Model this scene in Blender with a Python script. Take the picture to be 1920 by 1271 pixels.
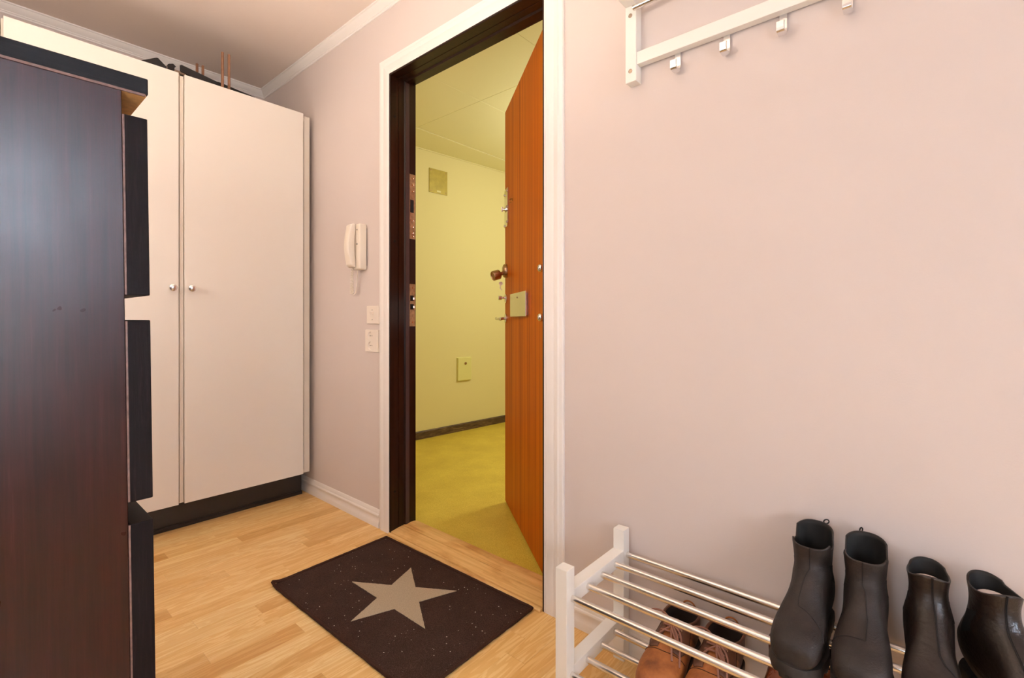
import bpy, bmesh, math, random
from mathutils import Vector, Matrix
random.seed(7)
for o in list(bpy.data.objects): bpy.data.objects.remove(o, do_unlink=True)
SC = bpy.context.scene
COL = SC.collection
PI = math.pi

def lin(c):
    c = c/255.0
    return c/12.92 if c <= .04045 else ((c+.055)/1.055)**2.4
def rgb(r, g, b): return (lin(r), lin(g), lin(b), 1.0)

# ------------------------------------------------------------------ camera, world, lights, exposure
YAW = math.atan(900/1034)
cam_d = bpy.data.cameras.new('camera'); cam = bpy.data.objects.new('camera', cam_d); COL.objects.link(cam)
cam.location = (0, 0, .97); cam.rotation_euler = (PI/2, 0, YAW)
cam_d.sensor_width = 36; cam_d.sensor_fit = 'HORIZONTAL'; cam_d.lens = 36*900/1920
cam_d.shift_y = -38.5/1920; cam_d.clip_start = .01
SC.camera = cam

w = bpy.data.worlds.new('world'); SC.world = w; w.use_nodes = True
bg = w.node_tree.nodes['Background']; bg.inputs[0].default_value = (.55, .66, 1.0, 1); bg.inputs[1].default_value = 1.0

def area(name, loc, rot, sx, sy, power, color, spread=PI):
    d = bpy.data.lights.new(name, 'AREA'); d.shape = 'RECTANGLE'; d.size = sx; d.size_y = sy
    d.energy = power; d.color = color; d.spread = spread
    o = bpy.data.objects.new(name, d); COL.objects.link(o); o.location = loc; o.rotation_euler = rot
    return o
def bulb(name, loc, r, power, color):
    d = bpy.data.lights.new(name, 'POINT'); d.shadow_soft_size = r; d.energy = power; d.color = color
    o = bpy.data.objects.new(name, d); COL.objects.link(o); o.location = loc
    return o
#LIGHTS_BEGIN
area('ceiling_fill_light', (-1.10, -.14, 1.52), (PI, 0, 0), .5, .25, 15, (1, .97, .86))  # upward fill added to brighten the ceiling, no actual fixture
area('window_daylight', (3.45, .20, 1.82), (0, PI/2, 0), .86, .80, 92, (.74, .88, 1.06))
bulb('right_fill_light', (1.1, .05, .8), .2, 11.5, (.82, .95, 1.08))  # invented fill for the lower right wall, no lamp stands here
bulb('floor_fill_light', (-2.1, -.2, 1.3), .12, 5.6, (1, .98, .92))  # extra fill for floor and lower wardrobe, not a standing lamp
bulb('low_fill_light', (-.15, -.22, .9), .12, 5.6, (.74, .92, 1.06))  # made-up low fill brightening mat, floor and shoe rack
bulb('stairwell_light', (-1.45, 3.1, 1.9), .16, 29, (.97, 1.0, 1))
bulb('stairwell_light', (-1.2, 5.2, 1.9), .2, 3, (.97, 1.0, 1))  # weak fill added deeper in the stairwell, not a second lamp
#LIGHTS_END

SC.view_settings.view_transform = 'Standard'; SC.view_settings.look = 'None'
SC.view_settings.gamma = 1.0; SC.view_settings.use_curve_mapping = False
SC.view_settings.exposure = 0.68

# ------------------------------------------------------------------ materials
MATS = {}
class NT:
    def __init__(s, name):
        s.m = bpy.data.materials.new(name); s.m.use_nodes = True
        s.t = s.m.node_tree; s.b = s.t.nodes['Principled BSDF']
    def n(s, typ, **kw):
        x = s.t.nodes.new(typ)
        for k, v in kw.items(): setattr(x, k, v)
        return x
    def l(s, a, b): s.t.links.new(a, b)
    def coords(s, scale=(1, 1, 1), kind='Object', rand=False):
        c = s.n('ShaderNodeTexCoord'); mp = s.n('ShaderNodeMapping'); mp.inputs['Scale'].default_value = scale
        s.l(c.outputs[kind], mp.inputs['Vector'])
        if rand:
            oi = s.n('ShaderNodeObjectInfo'); mu = s.n('ShaderNodeMath', operation='MULTIPLY'); mu.inputs[1].default_value = 37.0
            s.l(oi.outputs['Random'], mu.inputs[0])
            cx = s.n('ShaderNodeCombineXYZ')
            for i in range(3): s.l(mu.outputs[0], cx.inputs[i])
            s.l(cx.outputs[0], mp.inputs['Location'])
        return mp.outputs[0]
    def noise(s, vec, scale, detail=3, rough=.5, dist=0):
        x = s.n('ShaderNodeTexNoise'); s.l(vec, x.inputs['Vector'])
        x.inputs['Scale'].default_value = scale; x.inputs['Detail'].default_value = detail
        x.inputs['Roughness'].default_value = rough; x.inputs['Distortion'].default_value = dist
        return x.outputs['Fac']
    def ramp(s, fac, stops):
        r = s.n('ShaderNodeValToRGB'); e = r.color_ramp.elements
        while len(e) < len(stops): e.new(.5)
        for i, (p, c) in enumerate(stops): e[i].position = p; e[i].color = c
        s.l(fac, r.inputs[0]); return r.outputs[0]
    def mix(s, fac, a, b, mode='MIX'):
        x = s.n('ShaderNodeMix', data_type='RGBA', blend_type=mode)
        if isinstance(fac, (int, float)): x.inputs[0].default_value = fac
        else: s.l(fac, x.inputs[0])
        for i, v in ((6, a), (7, b)):
            if isinstance(v, tuple): x.inputs[i].default_value = v
            else: s.l(v, x.inputs[i])
        return x.outputs[2]
    def bump(s, h, strength, dist=.002):
        x = s.n('ShaderNodeBump'); x.inputs['Strength'].default_value = strength; x.inputs['Distance'].default_value = dist
        s.l(h, x.inputs['Height']); s.l(x.outputs[0], s.b.inputs['Normal'])
    def base(s, c):
        if isinstance(c, tuple): s.b.inputs['Base Color'].default_value = c
        else: s.l(c, s.b.inputs['Base Color'])
    def set(s, rough=.5, metal=0, spec=.5, coat=0):
        s.b.inputs['Roughness'].default_value = rough; s.b.inputs['Metallic'].default_value = metal
        s.b.inputs['Specular IOR Level'].default_value = spec
        s.b.inputs['Coat Weight'].default_value = coat
        return s

def simple(name, c, rough=.5, metal=0, spec=.5, nscale=0, nstr=0, var=0, vscale=8):
    t = NT(name)
    t.set(rough, metal, spec)
    if var:
        v = t.coords(); f = t.noise(v, vscale, 4)
        d = tuple(x*(1-var) for x in c[:3])+(1,); u = tuple(min(1, x*(1+var)) for x in c[:3])+(1,)
        t.base(t.ramp(f, [(.3, d), (.7, u)]))
    else: t.base(c)
    if nscale:
        v = t.coords(); t.bump(t.noise(v, nscale, 3), nstr)
    MATS[name] = t.m
    return t.m

simple('wall_paint', rgb(221, 206, 199), .75, spec=.25, nscale=260, nstr=.10, var=.012, vscale=3)
simple('ceiling_paint', rgb(240, 222, 210), .9, spec=.1, nscale=420, nstr=.35)
simple('trim_paint', rgb(244, 236, 230), .38, var=.01, vscale=4)
simple('rack_white', rgb(244, 238, 230), .42, nscale=90, nstr=.03)
simple('wardrobe_white', rgb(237, 226, 213), .38, var=.008, vscale=2, nscale=300, nstr=.02)
simple('wardrobe_edge', rgb(226, 212, 194), .45)
simple('plinth_black', rgb(34, 24, 20), .38, var=.15, vscale=9)
simple('steel', rgb(232, 227, 222), .27, metal=1, nscale=200, nstr=.02)
simple('chrome', rgb(225, 222, 218), .14, metal=1)
simple('satin_chrome', rgb(232, 232, 234), .26, metal=1)
simple('brass', rgb(190, 140, 80), .35, metal=1, var=.25, vscale=60)
simple('bronze', rgb(176, 140, 110), .3, metal=1, var=.1, vscale=30)
simple('strike_metal', rgb(172, 134, 92), .45, metal=.4, var=.3, vscale=70)
simple('hole_black', rgb(8, 6, 5), .8)
simple('phone_plastic', rgb(240, 226, 208), .36)
simple('phone_grey', rgb(110, 100, 92), .4)
simple('plate_plastic', rgb(242, 228, 214), .32)
simple('screw_metal', rgb(170, 150, 132), .4, metal=.8)
simple('black_plastic', rgb(20, 16, 15), .42)
simple('copper_wood', rgb(150, 104, 74), .45, var=.2, vscale=30)
simple('stair_wall', rgb(228, 214, 150), .7, spec=.2, nscale=150, nstr=.12)
simple('stair_ceiling', rgb(240, 232, 176), .85, spec=.1, nscale=300, nstr=.2)
simple('stair_bead', rgb(228, 216, 150), .6)
simple('cover_plate', rgb(176, 156, 70), .45, metal=.35, var=.12, vscale=25)
simple('stair_box', rgb(226, 218, 140), .45)
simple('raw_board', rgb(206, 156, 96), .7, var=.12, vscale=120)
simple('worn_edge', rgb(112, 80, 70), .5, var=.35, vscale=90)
simple('seal_rubber', rgb(66, 46, 44), .45)
simple('lining_black', rgb(14, 11, 10), .7)
simple('insole_white', rgb(214, 200, 196), .8, var=.15, vscale=60)
simple('sole_rubber', rgb(44, 37, 33), .6, nscale=140, nstr=.3, var=.25, vscale=60)
simple('brown_sole', rgb(52, 34, 24), .6, var=.2, vscale=40)
simple('lace_brown', rgb(160, 112, 94), .7, nscale=900, nstr=.4)
simple('seam_thread', rgb(20, 15, 13), .7)
simple('brown_seam', rgb(64, 36, 20), .7)
simple('star_yarn', rgb(190, 172, 146), .95, spec=.1, nscale=900, nstr=.9, var=.12, vscale=260)
simple('window_paint', rgb(240, 238, 232), .4)

t = NT('window_glass'); t.set(.02); t.b.inputs['Transmission Weight'].default_value = 1; t.base((1, 1, 1, 1)); MATS['window_glass'] = t.m

# oak parquet staves: grain runs along the stave (local Y), tone differs from stave to stave
t = NT('oak'); t.set(.36, spec=.45)
v = t.coords((1, 1, 1), rand=True)
vg = t.coords((20, 1.0, 20), rand=True)
g1 = t.noise(vg, 3.2, 6, .62, .6)
vw = t.coords((9, .9, 9), rand=True); g2 = t.noise(vw, 2.2, 3, .5, 1.2)
wv = t.n('ShaderNodeMath', operation='SINE'); mm = t.n('ShaderNodeMath', operation='MULTIPLY'); mm.inputs[1].default_value = 46
t.l(g2, mm.inputs[0]); t.l(mm.outputs[0], wv.inputs[0])
c1 = t.ramp(g1, [(.25, rgb(238, 200, 138)), (.5, rgb(248, 216, 156)), (.78, rgb(251, 226, 174))])
oi = t.n('ShaderNodeObjectInfo')
tone = t.ramp(oi.outputs['Random'], [(0, rgb(226, 200, 164)), (.25, rgb(255, 247, 234)), (.65, rgb(246, 230, 206)), (1, rgb(255, 253, 248))])
c2 = t.mix(1.0, c1, tone, 'MULTIPLY')
wr = t.ramp(wv.outputs[0], [(.0, rgb(236, 214, 180)), (.5, rgb(255, 255, 255))])
c3 = t.mix(.55, c2, wr, 'MULTIPLY')
t.base(c3); t.bump(g1, .08, .001); MATS['oak'] = t.m

t = NT('threshold_oak'); t.set(.36, spec=.4)
vg = t.coords((1.6, 30, 30)); g1 = t.noise(vg, 3.0, 6, .6, .5)
vd = t.coords((2, 5, 5)); g3 = t.noise(vd, 3, 4, .6)
c1 = t.ramp(g1, [(.28, rgb(216, 164, 96)), (.55, rgb(238, 192, 124)), (.75, rgb(246, 206, 142))])
wear = t.ramp(g3, [(.5, rgb(255, 255, 255)), (.72, rgb(214, 176, 132))])
t.base(t.mix(.8, c1, wear, 'MULTIPLY')); MATS['threshold_oak'] = t.m

# teak veneer of the entrance door, grain vertical
t = NT('door_veneer'); t.set(.45, spec=.14)
vg = t.coords((40, 40, .5)); g1 = t.noise(vg, 1.4, 5, .52, .25)
vh = t.coords((9, 9, .12)); g2 = t.noise(vh, 2.2, 2)
c1 = t.ramp(g1, [(.3, rgb(176, 84, 6)), (.52, rgb(206, 108, 8)), (.72, rgb(220, 128, 16))])
c2 = t.ramp(g2, [(.3, rgb(222, 190, 170)), (.7, rgb(255, 250, 240))])
t.base(t.mix(.8, c1, c2, 'MULTIPLY')); t.bump(g1, .05, .001); MATS['door_veneer'] = t.m

t = NT('frame_brown'); t.set(.32, spec=.3)
vg = t.coords((40, 40, .8)); g1 = t.noise(vg, 2, 5)
t.base(t.ramp(g1, [(.3, rgb(26, 12, 6)), (.7, rgb(46, 22, 11))])); MATS['frame_brown'] = t.m

# black-brown veneer of the chest: broad dull sheen, fine streaks
t = NT('chest_veneer'); t.set(.42, spec=.29)
vg = t.coords((70, 1, 1)); vv = t.coords((60, 60, 2.2)); g1 = t.noise(vv, 2.2, 6, .7)
t.base(t.ramp(g1, [(.35, rgb(36, 10, 5)), (.62, rgb(52, 17, 11)), (.78, rgb(68, 31, 26))]))
sm = t.noise(t.coords((1, 1, 1)), 5, 5, .6)
rr = t.n('ShaderNodeMapRange'); rr.inputs[1].default_value = .3; rr.inputs[2].default_value = .7; rr.inputs[3].default_value = .25; rr.inputs[4].default_value = .36
t.l(sm, rr.inputs[0]); t.l(rr.outputs[0], t.b.inputs['Roughness']); t.bump(g1, .12, .001); MATS['chest_veneer'] = t.m

t = NT('chest_edge'); t.set(.6, spec=.15)
vv = t.coords((130, 130, 6)); g1 = t.noise(vv, 2.4, 6, .75)
t.base(t.ramp(g1, [(.5, rgb(18, 9, 9)), (.66, rgb(32, 19, 20)), (.8, rgb(92, 70, 70))])); t.bump(g1, .3, .001); MATS['chest_edge'] = t.m
t = NT('chest_edge_flat'); t.set(.5, spec=.2)
vv = t.coords((130, 6, 130)); g1 = t.noise(vv, 2.4, 6, .75)
t.base(t.ramp(g1, [(.5, rgb(14, 11, 13)), (.66, rgb(30, 24, 27)), (.8, rgb(74, 62, 64))])); t.bump(g1, .3, .001); MATS['chest_edge_flat'] = t.m

t = NT('stair_floor'); t.set(.45, spec=.35)
v = t.coords(); g1 = t.noise(v, 260, 3, .7); g2 = t.noise(v, 5, 4, .6)
c1 = t.ramp(g1, [(.32, rgb(196, 168, 52)), (.5, rgb(220, 194, 74)), (.7, rgb(236, 214, 100))])
t.base(t.mix(.5, c1, t.ramp(g2, [(.35, rgb(220, 208, 180)), (.65, rgb(255, 255, 255))]), 'MULTIPLY')); MATS['stair_floor'] = t.m

t = NT('dark_board'); t.set(.5)
v = t.coords((20, 1.4, 20)); g1 = t.noise(v, 4, 6, .7, 1)
t.base(t.ramp(g1, [(.35, rgb(56, 38, 24)), (.55, rgb(96, 72, 48)), (.7, rgb(150, 122, 84))])); MATS['dark_board'] = t.m

t = NT('mat_pile'); t.set(.95, spec=.12)
v = t.coords(); g1 = t.noise(v, 420, 3, .7); g2 = t.noise(v, 9, 4, .6)
c1 = t.ramp(g1, [(.35, rgb(50, 36, 31)), (.6, rgb(82, 61, 53)), (.75, rgb(112, 88, 78))])
c2 = t.mix(.5, c1, t.ramp(g2, [(.4, rgb(215, 205, 200)), (.6, rgb(255, 240, 230))]), 'MULTIPLY')
vo = t.n('ShaderNodeTexVoronoi'); vo.inputs['Scale'].default_value = 62; t.l(v, vo.inputs['Vector'])
sp = t.ramp(vo.outputs['Distance'], [(.085, rgb(235, 215, 200)), (.12, rgb(0, 0, 0))])
pick = t.ramp(t.noise(v, 30, 3), [(.50, rgb(0, 0, 0)), (.60, rgb(255, 255, 255))])
t.base(t.mix(1.0, c2, t.mix(1.0, sp, pick, 'MULTIPLY'), 'ADD')); t.bump(g1, 1.0, .003); MATS['mat_pile'] = t.m
simple('mat_binding', rgb(66, 42, 33), .9, spec=.15, nscale=500, nstr=.8, var=.3, vscale=300)

def leather(name, dark, mid, lite, rough, grain, bs, crease=0):
    t = NT(name); t.set(rough, spec=.5)
    v = t.coords(); g1 = t.noise(v, 22, 5, .65); g2 = t.noise(v, grain, 3, .6)
    t.base(t.ramp(g1, [(.32, dark), (.52, mid), (.74, lite)]))
    mr = t.n('ShaderNodeMapRange'); mr.inputs[3].default_value = rough-.08; mr.inputs[4].default_value = rough+.12
    t.l(g1, mr.inputs[0]); t.l(mr.outputs[0], t.b.inputs['Roughness'])
    if crease:
        ad = t.n('ShaderNodeMath', operation='MULTIPLY_ADD'); ad.inputs[1].default_value = crease
        t.l(t.noise(t.coords((1, 1, 2.6)), 26, 3, .5, 1.2), ad.inputs[0]); t.l(g2, ad.inputs[2]); t.bump(ad.outputs[0], bs, .0025)
    else: t.bump(g2, bs, .0015)
    MATS[name] = t.m
leather('nubuck_black', rgb(25, 17, 14), rgb(36, 26, 22), rgb(54, 41, 35), .55, 420, .3, 1.5)
leather('leather_black', rgb(22, 14, 10), rgb(33, 22, 17), rgb(48, 35, 28), .36, 300, .2, 4.0)
leather('leather_brown', rgb(122, 66, 28), rgb(164, 96, 44), rgb(190, 118, 62), .45, 300, .25, 1.5)
leather('leather_dark_brown', rgb(84, 48, 32), rgb(108, 66, 44), rgb(134, 86, 58), .5, 300, .25, 1.0)
leather('leather_chestnut', rgb(84, 34, 16), rgb(120, 54, 26), rgb(140, 74, 40), .25, 200, .1, .8)
simple('shoe_lining', rgb(58, 42, 36), .85, nscale=400, nstr=.4, var=.25, vscale=30)

# ------------------------------------------------------------------ mesh helpers
def wloc(o):
    p = Vector((0, 0, 0))
    while o is not None: p += o.location; o = o.parent
    return p
class MB:
    def __init__(s): s.bm = bmesh.new()
    def box(s, x0, x1, y0, y1, z0, z1, bev=0, seg=2):
        b = bmesh.new(); bmesh.ops.create_cube(b, size=1)
        for v in b.verts: v.co = Vector(((x0+x1)/2+v.co.x*(x1-x0), (y0+y1)/2+v.co.y*(y1-y0), (z0+z1)/2+v.co.z*(z1-z0)))
        if bev: bmesh.ops.bevel(b, geom=list(b.edges), offset=bev, segments=seg, affect='EDGES', profile=.5)
        s.join(b); return s
    def join(s, b, M=None):
        vs = [s.bm.verts.new((M @ v.co) if M else v.co) for v in b.verts]
        b.verts.index_update()
        for f in b.faces:
            try: nf = s.bm.faces.new([vs[v.index] for v in f.verts]); nf.material_index = f.material_index
            except ValueError: pass
        b.free(); return s
    def ring(s, pts): return [s.bm.verts.new(p) for p in pts]
    def bridge(s, a, b, closed=True):
        n = len(a)
        for i in range(n if closed else n-1):
            j = (i+1) % n
            try: s.bm.faces.new((a[i], a[j], b[j], b[i]))
            except ValueError: pass
    def cap(s, r, rev=False):
        try: s.bm.faces.new(list(reversed(r)) if rev else r)
        except ValueError: pass
    def loft(s, rings, closed=True, caps=True):
        rs = [s.ring(r) for r in rings]
        for a, b in zip(rs, rs[1:]): s.bridge(a, b, closed)
        if caps and closed: s.cap(rs[0], True); s.cap(rs[-1])
        return s
    def tube(s, pts, r, n=8, caps=True):
        pts = [Vector(p) for p in pts]; rings = []; up = None
        for i, p in enumerate(pts):
            d = (pts[min(i+1, len(pts)-1)]-pts[max(i-1, 0)]).normalized()
            if up is None:
                up = Vector((0, 0, 1)) if abs(d.z) < .9 else Vector((1, 0, 0))
            up = (up-d*up.dot(d)).normalized(); q = d.cross(up)
            rr = r[i] if isinstance(r, (list, tuple)) else r
            rings.append([p+(up*math.cos(2*PI*k/n)+q*math.sin(2*PI*k/n))*rr for k in range(n)])
        return s.loft(rings, True, caps)
    def lathe(s, o, axis, prof, n=20):
        o = Vector(o); a = Vector(axis).normalized(); u = a.orthogonal().normalized(); q = a.cross(u)
        return s.loft([[o+a*h+(u*math.cos(2*PI*k/n)+q*math.sin(2*PI*k/n))*max(r, 1e-4) for k in range(n)] for r, h in prof])
    def prism(s, prof, f0, f1):
        """prof: list of 2-tuples; f0,f1 map a tuple to the two end positions."""
        return s.loft([[Vector(f0(p)) for p in prof], [Vector(f1(p)) for p in prof]])
    def build(s, name, mat, parent=None, smooth=False, local=False, angle=35):
        me = bpy.data.meshes.new(name)
        bmesh.ops.recalc_face_normals(s.bm, faces=list(s.bm.faces))
        if parent is not None and not local:
            p = wloc(parent)
            for v in s.bm.verts: v.co -= p
        s.bm.to_mesh(me); s.bm.free()
        mats = mat if isinstance(mat, (list, tuple)) else [mat]
        for m in mats: me.materials.append(MATS[m])
        if smooth:
            me.polygons.foreach_set('use_smooth', [True]*len(me.polygons))
            me.set_sharp_from_angle(angle=math.radians(angle))
        o = bpy.data.objects.new(name, me); COL.objects.link(o)
        if parent is not None: o.parent = parent
        return o
def tag(o, label=None, cat=None, group=None, kind=None):
    for k, v in (('label', label), ('category', cat), ('group', group), ('kind', kind)):
        if v: o[k] = v
    return o
def empty(name, loc, rz=0):
    o = bpy.data.objects.new(name, None); o.empty_display_size = .05; COL.objects.link(o)
    o.location = loc; o.rotation_euler = (0, 0, rz); return o
def box(name, m, parent, x0, x1, y0, y1, z0, z1, bev=0, seg=2):
    return MB().box(x0, x1, y0, y1, z0, z1, bev, seg).build(name, m, parent)
def struct(o): o['kind'] = 'structure'; return o
def copy_tree(o, parent=None):
    c = o.copy(); COL.objects.link(c); c.parent = parent
    for ch in list(o.children): copy_tree(ch, c)
    return c

# ------------------------------------------------------------------ room shell
W = 1.28                     # room face of the front wall
XL = -3.22                   # left wall
ZC = 2.422                   # ceiling
YB = -.33                    # back wall
XR = 3.2                     # right wall
OX0, OX1, OZ = -1.833, -.964, 2.069   # clear opening inside the casing
WB = 1.42                    # stairwell face of the front wall

m = MB()
m.box(XL-.1, OX0-.02, W, WB, -.02, ZC+.02)
m.box(OX1+.02, XR+.1, W, WB, -.02, ZC+.02)
m.box(OX0-.02, OX1+.02, W, WB, OZ+.02, ZC+.02)
struct(m.build('wall_front', 'wall_paint'))
struct(MB().box(XL-.1, XL, YB-.1, W, -.02, ZC+.02).build('wall_left', 'wall_paint'))
struct(MB().box(XL-.1, XR+.1, YB-.1, YB, -.02, ZC+.02).build('wall_back', 'wall_paint'))
# right wall with a window opening
wy0, wy1, wz0, wz1 = -.22, .62, 1.38, 2.26
m = MB()
m.box(XR, XR+.12, YB, wy0, -.02, ZC+.02); m.box(XR, XR+.12, wy1, W, -.02, ZC+.02)
m.box(XR, XR+.12, wy0, wy1, -.02, wz0); m.box(XR, XR+.12, wy0, wy1, wz1, ZC+.02)
struct(m.build('wall_right', 'wall_paint'))
win = struct(empty('window_1', (XR+.06, (wy0+wy1)/2, wz0)))
m = MB()
m.box(XR+.04, XR+.08, wy0, wy0+.06, wz0, wz1); m.box(XR+.04, XR+.08, wy1-.06, wy1, wz0, wz1)
m.box(XR+.04, XR+.08, wy0+.06, wy1-.06, wz0, wz0+.06); m.box(XR+.04, XR+.08, wy0+.06, wy1-.06, wz1-.06, wz1)
m.build('window_frame', 'window_paint', win)
box('pane', 'window_glass', win, XR+.058, XR+.062, wy0+.06, wy1-.06, wz0+.06, wz1-.06)
box('window_sill', 'window_paint', win, XR-.04, XR+.04, wy0-.03, wy1+.03, wz0-.025, wz0)

struct(MB().box(XL-.1, XR+.1, YB-.1, WB, ZC, ZC+.1).build('ceiling', 'ceiling_paint'))

# floor: a base slab plus individual oak staves
floor = struct(MB().box(XL-.1, XR+.1, YB-.1, WB-.02, -.06, -.004).build('floor', 'oak'))
SW_ = .0665
lens = [.30, .38, .46, .54]
meshes = {}
def stave_mesh(L):
    m = MB(); m.box(-SW_/2+.00012, SW_/2-.00012, .00012, L-.00012, -.004, 0, .0003, 1)
    o = m.build('board', 'oak'); me = o.data; bpy.data.objects.remove(o); return me
x = -2.72
while x < .62:
    y = YB - random.uniform(0, .35)
    while y < W:
        L = random.choice(lens)
        y0, y1 = max(y, YB), min(y+L, W+.002)
        Lc = round(y1-y0, 2)
        if Lc >= .02:
            if Lc not in meshes: meshes[Lc] = stave_mesh(Lc)
            o = bpy.data.objects.new('board', meshes[Lc]); COL.objects.link(o); o.parent = floor
            o.location = (x+SW_/2, y0, random.uniform(-.0002, .0001))
        y += L
    x += SW_

# ------------------------------------------------------------------ trims
CORN = [(0, 0), (.036, 0), (.036, .006), (.030, .008), (.028, .012), (.022, .020), (.014, .028), (.0095, .032), (.0095, .036), (.006, .038), (.005, .045), (0, .045)]
m = MB(); m.prism(CORN, lambda p: (XL+p[0], W-p[0], ZC-p[1]), lambda p: (XR, W-p[0], ZC-p[1])); struct(m.build('trim_1', 'trim_paint', smooth=True, angle=25))
m = MB(); m.prism(CORN, lambda p: (XL+p[0], W-p[0], ZC-p[1]), lambda p: (XL+p[0], YB, ZC-p[1])); struct(m.build('trim_2', 'trim_paint', smooth=True, angle=25))
BASE = [(0, 0), (.013, 0), (.013, .020), (.0115, .025), (.0085, .032), (.0075, .042), (.009, .049), (.0125, .052), (.013, .057), (.0115, .061), (.008, .063), (.0075, .072), (.004, .080), (0, .081)]
bb = struct(empty('baseboard_front', (-1.4, W, 0)))
m = MB(); m.prism(BASE, lambda p: (XL, W-p[0], p[1]), lambda p: (-1.922, W-p[0], p[1])); m.build('baseboard_piece', 'trim_paint', bb, smooth=True, angle=25)
m = MB(); m.prism(BASE, lambda p: (-.882, W-p[0], p[1]), lambda p: (XR, W-p[0], p[1])); m.build('baseboard_piece', 'trim_paint', bb, smooth=True, angle=25)

# door casing, mitred
CAS = [(0, 0), (0, .0125), (.003, .0145), (.010, .0150), (.012, .0142), (.014, .0150), (.040, .0150), (.0445, .0135), (.049, .0150), (.062, .0160), (.065, .0135), (.067, .0125), (.078, .0115), (.081, .008), (.081, 0)]
cs = struct(empty('trim_3', (-1.4, W, 0)))
KL, KR = 1.04, .93
m = MB(); m.prism(CAS, lambda p: (OX0-p[0]*KL, W-p[1], 0), lambda p: (OX0-p[0]*KL, W-p[1], OZ+p[0])); m.build('casing_board', 'trim_paint', cs, smooth=True, angle=20)
m = MB(); m.prism(CAS, lambda p: (OX1+p[0]*KR, W-p[1], 0), lambda p: (OX1+p[0]*KR, W-p[1], OZ+p[0])); m.build('casing_board', 'trim_paint', cs, smooth=True, angle=20)
m = MB(); m.prism(CAS, lambda p: (OX0-p[0]*KL+.0004, W-p[1], OZ+p[0]), lambda p: (OX1+p[0]*KR-.0004, W-p[1], OZ+p[0])); m.build('casing_board', 'trim_paint', cs, smooth=True, angle=20)

# dark door frame: profile (depth y, inset into the opening)
FR = [(1.266, -.03), (1.266, .003), (1.268, .005), (1.3085, .005), (1.3095, .002), (1.3115, .002), (1.3125, .005), (1.342, .005), (1.348, .011), (1.369, .011), (1.371, -.010), (1.420, -.010), (1.420, -.03)]
fr = struct(empty('trim_4', (-1.4, 1.34, 0)))
TH0 = .0
m = MB(); m.prism(FR, lambda p: (OX0+p[1], p[0], TH0), lambda p: (OX0+p[1], p[0], OZ-p[1])); jl = m.build('jamb', 'frame_brown', fr)
m = MB(); m.prism(FR, lambda p: (OX1-p[1], p[0], TH0), lambda p: (OX1-p[1], p[0], OZ-p[1])); m.build('jamb', 'frame_brown', fr)
m = MB(); m.prism(FR, lambda p: (OX0+p[1]+.0003, p[0], OZ-p[1]), lambda p: (OX1-p[1]-.0003, p[0], OZ-p[1])); m.build('head', 'frame_brown', fr)
# rubber seal along the stop
SE = [(1.347, .0105), (1.347, .0125), (1.367, .0125), (1.367, .0105)]
m = MB(); m.prism(SE, lambda p: (OX0+p[1], p[0], .02), lambda p: (OX0+p[1], p[0], OZ-p[1])); m.build('seal', 'seal_rubber', fr)
# jamb screws and strike plates on the latch side
for z in (1.884, 1.32, .186):
    MB().lathe((OX0+.0045, 1.291, z), (1, 0, 0), [(.0065, 0), (.0065, .001), (.005, .0018), (.0045, .0008), (0, .0008)], 14).build('screw_cap', 'hole_black', fr, smooth=True)
RX = OX0-.010
def strike(z0, z1, holes, bolts):
    p = MB().box(RX, RX+.003, 1.376, 1.4165, z0, z1, .001, 1).build('strike_plate', 'strike_metal', fr)
    tag(p, 'brass coloured strike plate')
    for (a, b) in holes: box('latch_hole', 'hole_black', p, RX+.0025, RX+.0036, 1.386, 1.406, a, b)
    for z in bolts:
        MB().lathe((RX+.0028, 1.401, z), (1, 0, 0), [(.0045, 0), (.0045, .0012), (.002, .0022), (0, .0024)], 12).build('screw', 'chrome', p, smooth=True)
    return p
strike(1.344, 1.649, [(1.468, 1.528)], [1.63, 1.60, 1.568, 1.43, 1.40, 1.372, 1.356])
sp = strike(.933, 1.132, [(1.052, 1.078), (1.012, 1.038)], [1.115, .952])
for z in (1.058, 1.018): box('latch_block', 'chrome', sp, RX+.0036, RX+.009, 1.398, 1.408, z, z+.012, .001)

# threshold
TH = [(1.252, 0), (1.252, .006), (1.255, .0095), (1.2605, .0110), (1.2645, .0100), (1.2655, .004), (1.2695, .004), (1.2705, .0110), (1.300, .0160), (1.3325, .0200), (1.3335, .0150), (1.3365, .0150), (1.3375, .0202), (1.350, .0215), (1.372, .0225), (1.374, .0205), (1.400, .0195), (1.416, .016), (1.420, .0), (1.420, -.004)]
m = MB(); m.prism(TH, lambda p: (OX0+.004, p[0], p[1]), lambda p: (OX1-.004, p[0], p[1])); struct(m.build('trim_5', 'threshold_oak', smooth=True, angle=30))

# ------------------------------------------------------------------ stairwell
SP = Vector((-3.103, 2.421, 0)); SD = Vector((.087, .996, 0)).normalized(); SN = Vector((SD.y, -SD.x, 0))
def SWp(s, n, z): return SP+SD*s+SN*n+Vector((0, 0, z))
def swbox(m, s0, s1, n0, n1, z0, z1, bev=0):
    b = MB().box(s0, s1, n0, n1, z0, z1, bev).bm
    for v in b.verts: v.co = SWp(v.co.x, v.co.y, v.co.z)
    m.join(b); return m
struct(swbox(MB(), -1.05, 4.6, -.1, 0, -.05, 2.40).build('wall_stairwell_left', 'stair_wall'))
struct(MB().box(-3.3, 1.2, 6.6, 6.7, -.05, 2.42).build('wall_stairwell_back', 'stair_wall'))
struct(MB().box(.6, .7, WB, 6.7, -.05, 2.42).build('wall_stairwell_right', 'stair_wall'))
struct(MB().box(-3.3, .7, WB, WB+.004, OZ+.02, 2.42).build('wall_stairwell_front', 'stair_wall'))
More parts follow.
